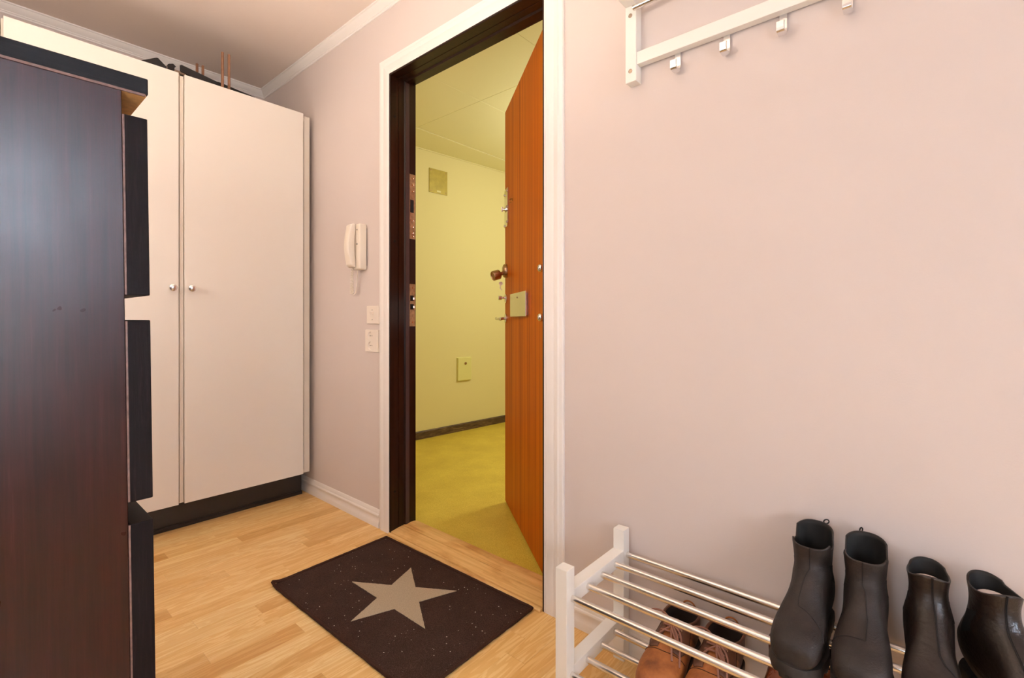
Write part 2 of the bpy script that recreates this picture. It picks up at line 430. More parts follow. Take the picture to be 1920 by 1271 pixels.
struct(MB().box(-3.4, .7, WB-.02, 6.7, -.08, -.003).build('floor_stairwell', 'stair_floor'))
m = MB(); m.prism([(0, -.003), (.014, -.003), (.014, .054), (.010, .060), (0, .061)], lambda p: SWp(-1.0, p[0], p[1]), lambda p: SWp(4.4, p[0], p[1]))
struct(m.build('baseboard_stairwell', 'dark_board'))
cst = struct(MB().box(-3.4, .7, WB-.005, 6.7, 2.362, 2.45).build('ceiling_stairwell', 'stair_ceiling'))
# ceiling boards with joints between them; the border board hangs a little lower
xs = [-2.797, -2.152, -1.507, -.862, -.217, .43]
for i in range(5):
    for (a, b) in ((WB+.01, 2.1654), (2.1666, 3.3614), (3.3626, 4.56), (4.5612, 5.76)):
        o = MB().box(xs[i]+.0006, xs[i+1]-.0006, a, b, 2.350, 2.361, .001, 1).build('panel', 'stair_ceiling', cst)
for (a, b) in ((-1.0, 4.2),):
    m = MB(); c = [(SWp(a, 0, 0).x-.05, WB+.01), (-2.80, WB+.01), (-2.80, 6.5), (SWp(b, 0, 0).x-.05, 6.5)]
    m.loft([[Vector((x_, y_, 2.348)) for x_, y_ in c], [Vector((x_, y_, 2.361)) for x_, y_ in c]])
    m.build('panel', 'stair_ceiling', cst)
m = swbox(MB(), -1.0, 4.4, 0, .007, 2.338, 2.348, .002); struct(m.build('trim_6', 'stair_bead'))
# metal cover plate high on the stairwell wall
cp = empty('cover_plate', SWp(.19, 0, 2.01))
swbox(MB(), .098, .280, 0, .006, 2.007, 2.205, .0015).build('plate', 'cover_plate', cp)
for s_, z_ in ((.115, 2.19), (.262, 2.187), (.115, 2.022), (.262, 2.024)):
    MB().lathe(SWp(s_, .006, z_), SN, [(.005, 0), (.005, .0015), (.002, .003), (0, .003)], 12).build('screw', 'bronze', cp, smooth=True)
swbox(MB(), .172, .212, .006, .008, 2.017, 2.033, .0006).build('nameplate', 'stair_bead', cp)
tag(cp, 'square brass coloured cover plate with four screws, high on the yellow stairwell wall', 'cover plate')
wb = empty('wall_box', SWp(.456, 0, .434))
swbox(MB(), .384, .530, 0, .020, .434, .630, .003).build('box_lid', 'stair_box', wb)
MB().lathe(SWp(.464, .020, .580), SN, [(.012, 0), (.012, .003), (.009, .004), (.007, .0015), (0, .0015)], 16).build('knob', 'bronze', wb, smooth=True)
swbox(MB(), .380, .534, 0, .006, .430, .634, .002).build('back_plate', 'stair_box', wb)
tag(wb, 'pale yellow box with a small round lock, low on the stairwell wall', 'wall box')

# ------------------------------------------------------------------ entrance door leaf (local x along the leaf, +y its room face)
LEN = .898
door = struct(empty('door_1', (-.985, 1.353, 0), math.atan2(.606, -.796)))
door['label'] = 'open reddish-brown wooden entrance door leaf in the dark frame'
MB().box(0, LEN, -.042, 0, .006, 2.062, .0015, 1).build('leaf', 'door_veneer', door, local=True)
# security plate with bolts
m = MB(); pr = [(.811, 1.643), (.811, 1.462), (.822, 1.446), (LEN-.002, 1.446), (LEN-.002, 1.632), (.885, 1.643)]
m.loft([[Vector((a, 0, b)) for a, b in pr], [Vector((a, .0045, b)) for a, b in pr]])
lp = m.build('lock_plate', 'chrome', door, local=True); tag(lp, 'chrome lock plate with bolts')
for s_, z_ in ((.823, 1.628), (.883, 1.618), (.823, 1.547), (.823, 1.468), (.883, 1.456)):
    MB().lathe((s_, .0045, z_), (0, 1, 0), [(.006, 0), (.006, .004), (.004, .006), (0, .0065)], 14).build('bolt', 'chrome', lp, smooth=True, local=True)
MB().lathe((.862, .0045, 1.540), (0, 1, 0), [(.017, 0), (.016, .004), (.009, .006), (.007, .016), (0, .017)], 18).build('lock_cylinder', 'chrome', lp, smooth=True, local=True)
MB().box(.860, .864, .018, .027, 1.527, 1.552, .0015).build('thumb_turn', 'satin_chrome', lp, local=True)
# small brass hook
m = MB(); m.lathe((.71, 0, 1.556), (0, 1, 0), [(.008, 0), (.008, .002), (.003, .004), (0, .004)], 12)
m.tube([(.71, .003, 1.558), (.71, .012, 1.556), (.71, .016, 1.548), (.71, .013, 1.541), (.71, .006, 1.541)], .0025, 8)
m.build('hook', 'brass', door, smooth=True, local=True)
# upper lock: thick round rose with an angled turning knob
MB().lathe((.862, 0, 1.219), (0, 1, 0), [(.036, 0), (.036, .009), (.032, .016), (.022, .020), (0, .020)], 28).build('knob_rose', 'bronze', door, smooth=True, local=True)
ax = Vector((-.25, .92, -.30)).normalized()
kn = MB().lathe((.858, .018, 1.207), ax, [(.010, 0), (.010, .020), (.022, .022), (.0255, .026), (.0255, .060), (.0235, .063), (.020, .0635), (.018, .060), (0, .060)], 28).build('door_knob', 'bronze', door, smooth=True, local=True)
tag(kn, 'bronze coloured cylindrical lock knob')
# key hanging under it
m = MB().tube([(.862, .02, 1.150), (.862, .030, 1.145), (.862, .034, 1.130), (.862, .024, 1.118)], .0028, 8)
m.lathe((.860, .030, 1.152), (1, 0, 0), [(.010, 0), (.010, .0025), (0, .0025)], 18); m.build('key', 'plate_plastic', door, local=True)
# lower cylinder with thumb turn
es = MB().lathe((.866, 0, 1.074), (0, 1, 0), [(.024, 0), (.024, .004), (.019, .008), (.013, .009), (0, .009)], 24).build('escutcheon', 'chrome', door, smooth=True, local=True)
MB().lathe((.866, .008, 1.078), (0, 1, 0), [(.006, 0), (.006, .014), (.011, .018), (.012, .032), (.010, .034), (0, .034)], 18).build('thumb_turn', 'satin_chrome', es, smooth=True, local=True)
# lever
rs = MB().lathe((.866, 0, .970), (0, 1, 0), [(.025, 0), (.025, .005), (.022, .008), (.012, .009), (0, .009)], 24).build('handle_rose', 'chrome', door, smooth=True, local=True)
m = MB().tube([(.866, .006, .970), (.866, .040, .970), (.862, .050, .970), (.850, .054, .970), (.80, .052, .969), (.755, .050, .967), (.748, .046, .967)], [.008, .008, .0085, .0085, .0082, .0078, .006], 12)
lv = m.build('door_handle', 'satin_chrome', door, smooth=True, local=True); tag(lv, 'satin steel lever handle')
# letter flap
fl = MB().box(.385, .690, 0, .012, .983, 1.084, .002).build('letter_flap', 'satin_chrome', door, local=True); tag(fl, 'metal letter flap reflecting the yellow wall')
MB().box(.372, .700, .010, .0135, .979, 1.088, .0012).build('flap_plate', 'satin_chrome', fl, local=True)
MB().lathe((.535, .0135, 1.066), (0, 1, 0), [(.004, 0), (.004, .002), (0, .003)], 12).build('screw', 'bronze', fl, smooth=True, local=True)
# two domed round buttons close to the hinge side
for z in (1.154, .974):
    m = MB().lathe((.090, 0, z), (0, 1, 0), [(.013, 0), (.013, .003), (.006, .005), (.006, .010), (.011, .013), (.0148, .020), (.0148, .026), (.012, .031), (.006, .034), (0, .0345)], 24)
    m.build('round_button', 'chrome', door, smooth=True, local=True)

# ------------------------------------------------------------------ wardrobes
XF = -2.54
def wardrobe(name, y0, y1, doors, label, plinth=True):
    wd_ = empty(name, (XF-.3, (y0+y1)/2, 0))
    cx = XF-.020
    m = MB()
    m.box(XL+.05, cx, y0, y0+.018, .10, 2.068, .0008, 1); m.box(XL+.05, cx, y1-.032, y1, .134, 2.068, .0008, 1)
    m.box(XL+.05, cx-.002, y0+.018, y1-.032, .134, .152); m.box(XL+.05, cx-.002, y0+.018, y1-.032, 2.040, 2.058)
    m.box(XL+.05, XL+.06, y0+.018, y1-.032, .152, 2.040)
    for (a, b, k, s) in doors[1:]: m.box(XL+.06, cx+.012, a-.0175, a-.0035, .140, 2.064); m.box(cx-.012, cx+.001, a-.032, a+.012, .1525, 2.0395)
    m.build('carcass', 'wardrobe_edge', wd_)
    for (a, b, k, s) in doors:
        d = MB().box(XF-.018, XF, a, b, .134, 2.072, .0012, 2).build('door', 'wardrobe_white', wd_)
        if k is not None:
            MB().lathe((XF, k, 1.107), (1, 0, 0), [(.006, -.002), (.006, .010), (.0085, .013), (.0145, .019), (.0160, .024), (.0150, .029), (.010, .032), (0, .033)], 24).build('knob', 'satin_chrome', d, smooth=True)
        for z in (1.985, 1.10, .215):
            hy = b+.002 if s > 0 else a-.002
            MB().tube([(XF-.014, hy, z-.012), (XF-.014, hy, z+.012)], .0026, 8).build('hinge', 'screw_metal', d, smooth=True)
    m = MB().box(XF-.11, XF-.092, y0, y1-.012 if y1 > 1 else y1, 0, .130)
    m.prism([(0, 0), (.012, 0), (.012, .010), (.004, .018), (0, .018)], lambda p: (XF-.092+p[0], y0, p[1]), lambda p: (XF-.092+p[0], y1-.012 if y1 > 1 else y1, p[1]))
    m.build('plinth', 'plinth_black', wd_)
    tag(wd_, label, 'wardrobe')
    return wd_
wardrobe('wardrobe', .096, 1.254, [(.102, .6425, .616, -1), (.665, 1.210, .689, 1)], 'tall cream double-door wardrobe with two round metal knobs and a black plinth')
wardrobe('wardrobe', YB+.01, .094, [(YB+.015, .088, None, -1)], 'narrow cream wardrobe unit almost hidden behind the black chest of drawers')

# things stored on top of the wardrobe
ZT = 2.068
st = empty('music_stand', (-2.74, .72, ZT))
m = MB(); q = [(.700, ZT-.002), (.700, 2.200), (.706, 2.204), (.868, 2.178), (.876, 2.172), (.876, ZT-.002)]
m.loft([[Vector((-2.752, a, b)) for a, b in q], [Vector((-2.746, a, b)) for a, b in q]]); dk = m.build('desk', 'black_plastic', st)
m = MB(); m.loft([[Vector((xx, a, b)) for xx, b in ((-2.746, c), (-2.722, c-.004), (-2.722, c+.002), (-2.746, c+.004))] for a, c in ((.700, 2.164), (.876, 2.140))]); m.build('ledge', 'plinth_black', dk)
m = MB(); m.loft([[Vector((-2.75, a, b)) for a, b in ((.543, 2.160), (.600, 2.196), (.606, 2.197), (.640, 2.168), (.636, 2.158), (.56, 2.12))], [Vector((-2.72, a, b)) for a, b in ((.543, 2.150), (.600, 2.186), (.606, 2.187), (.640, 2.158), (.636, 2.148), (.56, 2.11))]]); m.build('foot', 'black_plastic', st)
m = MB().tube([(-2.735, .60, 2.165), (-2.735, .72, 2.155)], .007, 10); m.build('pole', 'screw_metal', st, smooth=True)
m = MB(); m.box(-2.752, -2.72, .645, .672, 2.125, 2.178, .004); m.tube([(-2.736, .655, 2.178), (-2.736, .668, 2.184), (-2.736, .676, 2.176)], .007, 10); m.build('clamp', 'black_plastic', st, smooth=True)
m = MB().tube([(-2.75, .65, 2.073), (-2.75, .645, 2.13)], .012, 10); m.build('leg', 'black_plastic', st, smooth=True)
tag(st, 'folded black music stand lying on top of the cream wardrobe', 'music stand')
pk = empty('peg_rack', (-2.8, .93, ZT))
m = MB().box(-2.96, -2.80, .80, .96, ZT, ZT+.02); m.box(-2.80, -2.715, .886, .96, ZT, ZT+.02); m.box(-2.715, -2.63, .855, .96, ZT, ZT+.02)
m.loft([[Vector((xx, a, b)) for a, b in ((.80, ZT+.015), (.80, 2.245), (.89, 2.266), (.935, 2.272), (1.12, 2.253), (1.12, ZT+.001))] for xx in (-2.965, -2.953)])
m.build('base', 'black_plastic', pk)
for (px, py, zt) in ((-2.705, .872, 2.320), (-2.705, .902, 2.320), (-2.915, .819, 2.314), (-2.915, .846, 2.314)):
    MB().tube([(px, py, ZT+.018), (px, py, zt-.002), (px, py, zt)], [.0066, .0066, .005], 12).build('peg', 'copper_wood', pk, smooth=True)
tag(pk, 'black rack with four upright copper-brown pegs standing on top of the wardrobe', 'rack')

# ------------------------------------------------------------------ black chest of drawers
XC = -.82
ch = empty('chest_of_drawers', (XC-.4, .146, 0))
CW = .80
YF = .174
box('side_panel', 'chest_veneer', ch, XC-.02, XC, -.306, .146, 0, 1.2735, .0008, 1)
box('side_panel', 'chest_veneer', ch, XC-CW, XC-CW+.02, -.306, .146, 0, 1.2735, .0008, 1)
box('back_panel', 'chest_edge', ch, XC-CW+.02, XC-.02, -.304, -.298, .05, 1.27)
tp = box('top_panel', 'chest_edge_flat', ch, XC-CW, XC, -.306, YF+.0015, 1.2765, 1.299, .0015, 2)
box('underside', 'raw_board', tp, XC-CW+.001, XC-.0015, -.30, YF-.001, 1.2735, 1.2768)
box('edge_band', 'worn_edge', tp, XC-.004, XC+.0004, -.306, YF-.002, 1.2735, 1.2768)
rows = [(.998, 1.243), (.716, .964), (.438, .686), (.160, .408)]
for i, (a, b) in enumerate(rows):
    d = MB().box(XC-CW, XC, .148, YF, a, b, .0012, 2).build('drawer', 'chest_edge', ch)
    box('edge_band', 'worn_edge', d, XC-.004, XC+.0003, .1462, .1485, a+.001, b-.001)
    m = MB()
    m.box(XC-CW+.03, XC-CW+.045, -.26, .148, a+.015, b-.055); m.box(XC-.045, XC-.03, -.26, .148, a+.015, b-.055)
    m.box(XC-CW+.045, XC-.045, -.26, -.25, a+.015, b-.055); m.box(XC-CW+.045, XC-.045, -.25, .148, a+.015, a+.022)
    m.build('drawer_box', 'wardrobe_edge', d)
box('plinth', 'chest_veneer', ch, XC-CW+.02, XC-.02, .10, .118, 0, .15)
tag(ch, 'black-brown chest of drawers with thick proud drawer fronts, close in front of the cream wardrobe', 'chest of drawers')
ch.rotation_euler = (math.radians(.7), 0, 0); ch.location = (XC-.4, .146+.0117, .0035)

# ------------------------------------------------------------------ wall fittings left of the door
ph = empty('intercom_phone', (-2.07, W, 1.20))
bx0, bx1 = -2.095, -2.030
m = MB().box(bx0-.012, bx1, W-.042, W-.004, 1.203, 1.420, .0055, 3); m.build('body', 'phone_plastic', ph, smooth=True)
m = MB().box(bx0-.004, bx1-.004, W-.006, W, 1.222, 1.402, .002); m.build('back_plate', 'phone_grey', ph)
# handset: curved bar seen in side profile
rings = []
N = 26
for i in range(N+1):
    u = i/N; z = 1.214+u*.206
    e = abs(2*u-1)
    bow = .020*(1-e**2)              # belly away from the wall
    y0 = W-.043-(.0 if e > .72 else .004*(1-(e/.72)**2))
    dpt = .026+.012*(1-e**2) if e < .99 else .022
    wdt = .021+.003*e**3
    if e > .93: 
        k = math.sqrt(max(0, 1-((e-.93)/.075)**2)); dpt *= .55+.45*k; wdt *= .8+.2*k
    cx, cy = -2.083, y0-dpt/2
    rr = []
    for k in range(16):
        a = 2*PI*k/16; c, s_ = math.cos(a), math.sin(a)
        rr.append(Vector((cx+wdt*math.copysign(abs(c)**.36, c), cy+dpt/2*math.copysign(abs(s_)**.36, s_), z)))
    rings.append(rr)
MB().loft(rings).build('handset', 'phone_plastic', ph, smooth=True, angle=50)
for k in range(5):
    MB().lathe((-2.054, W-.041, 1.392-k*.014), (0, -1, 0), [(.0035, 0), (.0035, .002), (0, .0026)], 10).build('button', 'plate_plastic' if k else 'phone_grey', ph, smooth=True)
box('call_light', 'phone_grey', ph, -2.0575, -2.0505, W-.0432, W-.0415, 1.320, 1.328)
pts = []
for i in range(301):
    u = i/300; z = 1.216-.126*u
    a = 2*PI*20*u; r = .0045+.0035*u
    pts.append((-2.083-.030*u+.008*u*u+r*math.cos(a), W-.050+.012*u+r*math.sin(a), z))
MB().tube(pts, .0021, 6).build('cord', 'phone_plastic', ph, smooth=True)
MB().tube([(-2.106, W-.038, 1.092), (-2.104, W-.030, 1.085), (-2.100, W-.022, 1.094), (-2.094, W-.018, 1.15), (-2.086, W-.020, 1.206)], .0021, 6).build('cord_return', 'phone_plastic', ph, smooth=True)
tag(ph, 'white wall intercom telephone with coiled cord beside the door casing', 'intercom phone')

ls = empty('light_switch', (-1.975, W, .987))
box('plate', 'plate_plastic', ls, -2.027, -1.926, W-.008, W, .945, 1.029, .0025)
MB().loft([[Vector((x_, y_, z_)) for x_, y_ in ((-1.990, W-.0075), (-1.968, W-.0075), (-1.968, W-d_), (-1.990, W-d_))] for z_, d_ in ((.971, .010), (.987, .012), (1.001, .016), (1.003, .008))]).build('rocker', 'plate_plastic', ls)
for z in (1.010, .964): MB().lathe((-1.979, W-.008, z), (0, -1, 0), [(.0022, 0), (.0022, .0008), (0, .001)], 10).build('screw', 'phone_grey', ls)
tag(ls, 'white light switch plate with one rocker, under the intercom telephone', 'light switch')

so = empty('power_outlet', (-1.985, W, .865))
bm_ = MB()
fy = W-.009
# face plate with two real round recesses: annular faces around each recess
def plate_with_holes(m, x0, x1, z0, z1, cs, r, y, depth):
    n = 32
    zs = [z0, (z0+z1)/2, z1]
    for i, (cx, cz) in enumerate(cs):
        a0, a1 = zs[i], zs[i+1]
        outer, inner, back = [], [], []
        angs = sorted([2*PI*k/n+.01 for k in range(n)]+[math.atan2(zz-cz, xx-cx) % (2*PI) for xx in (x0, x1) for zz in (a0, a1)])
        for a in angs:
            c, s_ = math.cos(a), math.sin(a)
            tx = ((x1-cx) if c > 0 else (cx-x0))/max(abs(c), 1e-6); tz = ((a1-cz) if s_ > 0 else (cz-a0))/max(abs(s_), 1e-6)
            tt = min(tx, tz)
            outer.append(Vector((cx+c*tt, y, cz+s_*tt))); inner.append(Vector((cx+c*r, y, cz+s_*r))); back.append(Vector((cx+c*r*.94, y+depth, cz+s_*r*.94)))
        R = [m.ring(outer), m.ring(inner), m.ring(back)]
        m.bridge(R[0], R[1]); m.bridge(R[1], R[2]); m.cap(R[2])
plate_with_holes(bm_, -2.037, -1.930, .814, .915, [(-1.996, .841), (-1.996, .888)], .0195, fy, .0075)
bm_.loft([[Vector(p) for p in ((-2.037, fy, .814), (-1.930, fy, .814), (-1.930, fy, .915), (-2.037, fy, .915))], [Vector(p) for p in ((-2.039, W, .812), (-1.928, W, .812), (-1.928, W, .917), (-2.039, W, .917))]], caps=False)
bm_.build('plate', 'plate_plastic', so)
for z in (.841, .888):
    for dx in (-.0095, .0095): MB().lathe((-1.996+dx, fy+.0070, z), (0, -1, 0), [(.0024, 0), (.0024, .0006), (0, .0006)], 10).build('pin_hole', 'hole_black', so)
    MB().lathe((-1.996, fy+.0070, z), (0, -1, 0), [(.002, 0), (.002, .001), (0, .0012)], 10).build('screw', 'screw_metal', so)
tag(so, 'white double power outlet with two round sockets, below the light switch', 'power outlet')

# ------------------------------------------------------------------ coat rack with hat shelf
cr = empty('coat_rack', (-.2, W, 1.64))
RL = .79
for i, x0 in enumerate((-.656, -.656+RL-.033)):
    m = MB().box(x0, x0+.033, W-.033, W, 1.640, 1.856, .0012)
    br = m.build('bracket', 'rack_white', cr)
    for z in (1.828, 1.671):
        MB().lathe((x0+.0155, W-.0331, z), (0, -1, 0), [(.0060, 0), (.0060, .0007), (.0048, .0010), (.0042, .0003), (0, .0003)], 16).build('screw', 'screw_metal', br, smooth=True)
    m = MB().box(x0, x0+.033, W-.300, W, 1.856, 1.889, .0012); m.build('arm', 'rack_white', cr)
m = MB().box(-.623, -.656+RL-.033, W-.029, W-.006, 1.686, 1.721, .0012); m.build('rail', 'rack_white', cr)
for k in range(5):
    MB().tube([(-.625, W-.285+k*.062, 1.871), (-.656+RL-.032, W-.285+k*.062, 1.871)], .008, 14).build('rod', 'steel', cr, smooth=True)
MB().tube([(-.625, W-.045, 1.838), (-.656+RL-.032, W-.045, 1.838)], .008, 14).build('rod', 'steel', cr, smooth=True)
def hook(x):
    m = MB(); hw = .0085; prof = []
    # J profile in (d from wall, z)
    out = [(.004, 1.700), (.004, 1.650), (.007, 1.638), (.013, 1.6325), (.034, 1.6325), (.0385, 1.636), (.040, 1.642), (.040, 1.657)]
    inn = [(.035, 1.657), (.035, 1.643), (.032, 1.6385), (.014, 1.6385), (.010, 1.644), (.008, 1.652), (.008, 1.700)]
    pr = out+inn
    m.loft([[Vector((x-hw, W-d, z)) for d, z in pr], [Vector((x+hw, W-d, z)) for d, z in pr]])
    o = m.build('hook', 'satin_chrome', cr)
    bv = o.modifiers.new('b', 'BEVEL'); bv.width = .0012; bv.segments = 2
    return o
for k in range(6): hook(-.514+k*.1268)
tag(cr, 'white wooden coat rack with steel J hooks and rod hat shelf, high on the wall', 'coat rack')

# ------------------------------------------------------------------ shoe rack
sr = empty('shoe_rack', (-.668, 1.245, 0), math.radians(.5))
def L(name, m_, x0, x1, y0, y1, z0, z1, bev=.0012): return MB().box(x0, x1, y0, y1, z0, z1, bev).build(name, m_, sr, local=True)
for x0 in (-.0165, -.0165+.885):
    L('post', 'rack_white', x0, x0+.033, -.0165, .0165, 0, .370)
    L('post', 'rack_white', x0, x0+.033, -.302, -.269, 0, .370)
    L('crossbar', 'rack_white', x0, x0+.033, -.269, -.0165, .279, .3145)
    L('crossbar', 'rack_white', x0, x0+.033, -.269, -.0165, .096, .1315)
for k in range(5):
    y = .004-k*.0705
    MB().tube([(.0155, y, .2965), (.869, y, .2965)], .008, 16).build('rod', 'steel', sr, smooth=True, local=True)
for k in range(4):
    y = -.070-k*.0705
    MB().tube([(.0155, y, .1140), (.869, y, .1140)], .008, 16).build('rod', 'steel', sr, smooth=True, local=True)
tag(sr, 'white wooden shoe rack with two tiers of steel rods, standing against the wall', 'shoe rack')

# ------------------------------------------------------------------ footwear
def cr1(P, t):
    n = len(P)-1; i = min(int(t), n-1); f = t-i
    g = lambda k: P[max(0, min(n, k))]
    def one(a, b, c, d): return .5*((2*b)+(-a+c)*f+(2*a-5*b+4*c-d)*f*f+(-a+3*b-3*c+d)*f**3)
    a, b, c, d = g(i-1), g(i), g(i+1), g(i+2)
    return tuple(one(*q) for q in zip(a, b, c, d))
class Last:
    """side profile: rows of (front f,z | back f,z | half width | lateral shift)"""
    def __init__(s, rows, e=2.4): s.rows = rows; s.n = len(rows)-1; s.e = e
    def pt(s, t, a, off=0):
        fi, zi, fo, zo, wd, sh = cr1(s.rows, t)
        c, s_ = math.cos(a), math.sin(a); p = 2/s.e
        c2 = math.copysign(abs(c)**p, c); s2 = math.copysign(abs(s_)**p, s_)
        cf, cz = (fi+fo)/2, (zi+zo)/2
        P = Vector((sh+max(wd, .001)*s2, -(cf+(fi-fo)/2*c2), cz+(zi-zo)/2*c2))
        if off:
            C = Vector((sh, -cf, cz)); d = (P-C)
            if d.length > 1e-6: P = P+d.normalized()*off
        return P
    def mesh(s, ns, nr, top=None, t0=0, t1=None):
        t1 = s.n if t1 is None else t1
        m = MB(); rings = []
        for i in range(ns+1):
            t = t0+(t1-t0)*i/ns
            r = [s.pt(t, 2*PI*k/nr) for k in range(nr)]
            if top:
                tt = max(0, (t-(t1-1.6))/1.6)
                for k in range(nr): r[k].z += top(2*PI*k/nr)*tt**1.5
            rings.append(r)
        m.bm.verts.ensure_lookup_table()
        rs = [m.ring(r) for r in rings]
        for a, b in zip(rs, rs[1:]): m.bridge(a, b)
        m.cap(rs[0], True)
        return m
    def patch(s, t0, t1, a0, a1, nt, na, off):
        m = MB(); rs = []
        for i in range(nt+1):
            u = i/nt; t = t0+(t1-t0)*u
            A0 = a0(u) if callable(a0) else a0; A1 = a1(u) if callable(a1) else a1
            rs.append(m.ring([s.pt(t, A0+(A1-A0)*k/na, off) for k in range(na+1)]))
        for a, b in zip(rs, rs[1:]): m.bridge(a, b, False)
        return m
    def line(s, pts, n, off):
        out = []
        for (ta, aa), (tb, ab) in zip(pts, pts[1:]):
            for k in range(n): out.append(s.pt(ta+(tb-ta)*k/n, aa+(ab-aa)*k/n, off))
        out.append(s.pt(*pts[-1], off)); return out
def sole(outline_w, length, z0, z1, grow=0, lug=0, shift=None):
    """outline_w: list of (f, half width)"""
    m = MB(); n = 26; L_, R_ = [], []
    for i in range(n+1):
        f = length*(.5-.5*math.cos(PI*i/n))
        j = 0
        while j < len(outline_w)-2 and outline_w[j+1][0] < f: j += 1
        (f0, w0), (f1, w1) = outline_w[j], outline_w[j+1]
        u = max(0, min(1, (f-f0)/(f1-f0))); u = u*u*(3-2*u)
        hw = w0+(w1-w0)*u
        if i in (0, n): hw = .004
        elif i in (1, n-1): hw = max(hw*.55, .008)
        elif i in (2, n-2): hw = hw*.83
        elif i in (3, n-3): hw = hw*.95
        sh = shift(f) if shift else 0
        R_.append((sh+hw, f)); L_.append((sh-hw, f))
    pts = R_+list(reversed(L_))
    cx = sum(p[0] for p in pts)/len(pts); cy = sum(p[1] for p in pts)/len(pts)
    def ring(z, g, lg=0):
        out = []
        for k, (x_, f) in enumerate(pts):
            d = Vector((x_-cx, f-cy)); q = d.normalized()*(g-(lg if k % 3 == 0 else 0))
            out.append(Vector((x_+q.x, -(f+q.y), z)))
        return out
    h = z1-z0
    m.loft([ring(z0, grow-lug*.5, lug), ring(z0+h*.35, grow, lug*.8), ring(z0+h*.42, grow), ring(z0+h*.8, grow), ring(z1, grow-.002)])
    return m
SOLE_W = [(0, .018), (.03, .031), (.08, .031), (.12, .030), (.19, .044), (.235, .041), (.262, .026), (.272, .008)]
def solidify(o, th, mo=1):
    md = o.modifiers.new('s', 'SOLIDIFY'); md.thickness = th; md.offset = -1; md.material_offset = mo; md.use_rim = True; md.material_offset_rim = 0
    return o
def loop(c, d, r, h, rad):
    pts = []
    for k in range(13):
        a = PI*k/12; pts.append(Vector(c)+Vector(d)*(r*math.cos(a))+Vector((0, 0, h*math.sin(a))))
    return pts

# --- black ankle boots with split cuff and lug sole
B1 = [(.266, .046, .266, .038, .006, 0), (.265, .058, .266, .028, .019, 0), (.259, .070, .264, .024, .031, 0), (.240, .081, .252, .023, .0405, 0), (.208, .090, .216, .023, .0445, 0), (.178, .106, .165, .023, .0415, 0),
      (.155, .126, .105, .023, .036, 0), (.140, .138, .050, .025, .0355, 0), (.132, .144, .010, .038, .0365, 0), (.127, .148, -.001, .066, .0365, 0), (.124, .153, .006, .094, .0345, 0), (.121, .162, .020, .122, .033, 0), (.120, .176, .025, .158, .0345, 0), (.122, .194, .025, .188, .0365, 0)]
def cuff_split(a):
    f = abs(((a+PI) % (2*PI))-PI)                  # 0 front, pi back
    if f < 1.30: return -.001+.008*(f/1.30)**4
    if f < 1.84: return -.004
    return .022+.010*max(0, math.cos((PI-f)/1.30*PI/2))
def boot_lug(side):
    r = empty('ankle_boot', (0, 0, 0)); la = Last(B1)
    up = la.mesh(64, 72, cuff_split).build('upper', ['nubuck_black', 'lining_black'], r, smooth=True, angle=60, local=True); solidify(up, .003)
    MB_s = sole(SOLE_W, .268, .0, .029, .0065, .007); MB_s.build('sole', 'sole_rubber', r, smooth=True, angle=40, local=True)
    s = side
    top = la.n-.35
    pts = [(la.n-.02, .04*s), (10.0, .05*s), (7.0, -.05*s), (5.2, -.12*s)]
    if s > 0: pts += [(4.7, -.08), (4.2, .6), (3.7, 1.3)]
    else: pts += [(4.0, .10), (3.98, -.02), (4.0, -.6), (4.05, -1.3)]
    MB().tube(la.line(pts, 14, .0006), .0009, 5).build('seam', 'seam_thread', r, smooth=True, local=True)
    for k in (1, -1):
        g = la.patch(9.2, 11.3, lambda u, k=k: k*(1.25+.18*math.sin(PI*u)), lambda u, k=k: k*(1.95-.25*(1-u)), 12, 6, .0006).build('elastic_gore', 'lining_black', r, smooth=True, local=True)
    # pull tab at the back of the cuff
    c = la.pt(la.n, PI); c.z += .030
    c += Vector((.012*s, 0, 0))
    d = Vector((.7, .7*s, 0)).normalized() if s > 0 else Vector((.2, .4, 0)).normalized()
    pts = [c+Vector((0, 0, -.016)), c+Vector((0, 0, -.006))]
    pts += [c+d*(.006-.006*math.cos(2*PI*k/16))*(1 if s > 0 else .8)+Vector((0, 0, .0045*math.sin(2*PI*k/16)+.002)) for k in range(17)]
    pts += [c+Vector((.001, 0, -.006)), c+Vector((.001, 0, -.016))]
    MB().tube(pts, .0014, 6).build('pull_tab', 'lining_black', r, smooth=True, local=True)
    return r
RZ = .2965+.008      # top of the upper rods
b1 = boot_lug(1); b1.location = (-.187, 1.268, RZ); b1.rotation_euler = (0, 0, math.radians(-1))
tag(b1, 'black nubuck ankle boot on the rack, the one nearest the door, with diagonal toe seam', 'boot', 'black ankle boots on the shoe rack')
b2 = boot_lug(-1); b2.location = (-.100, 1.268, RZ); b2.rotation_euler = (0, 0, math.radians(2))
tag(b2, 'black nubuck ankle boot, second from the door, with square-cornered front seam', 'boot', 'black ankle boots on the shoe rack')

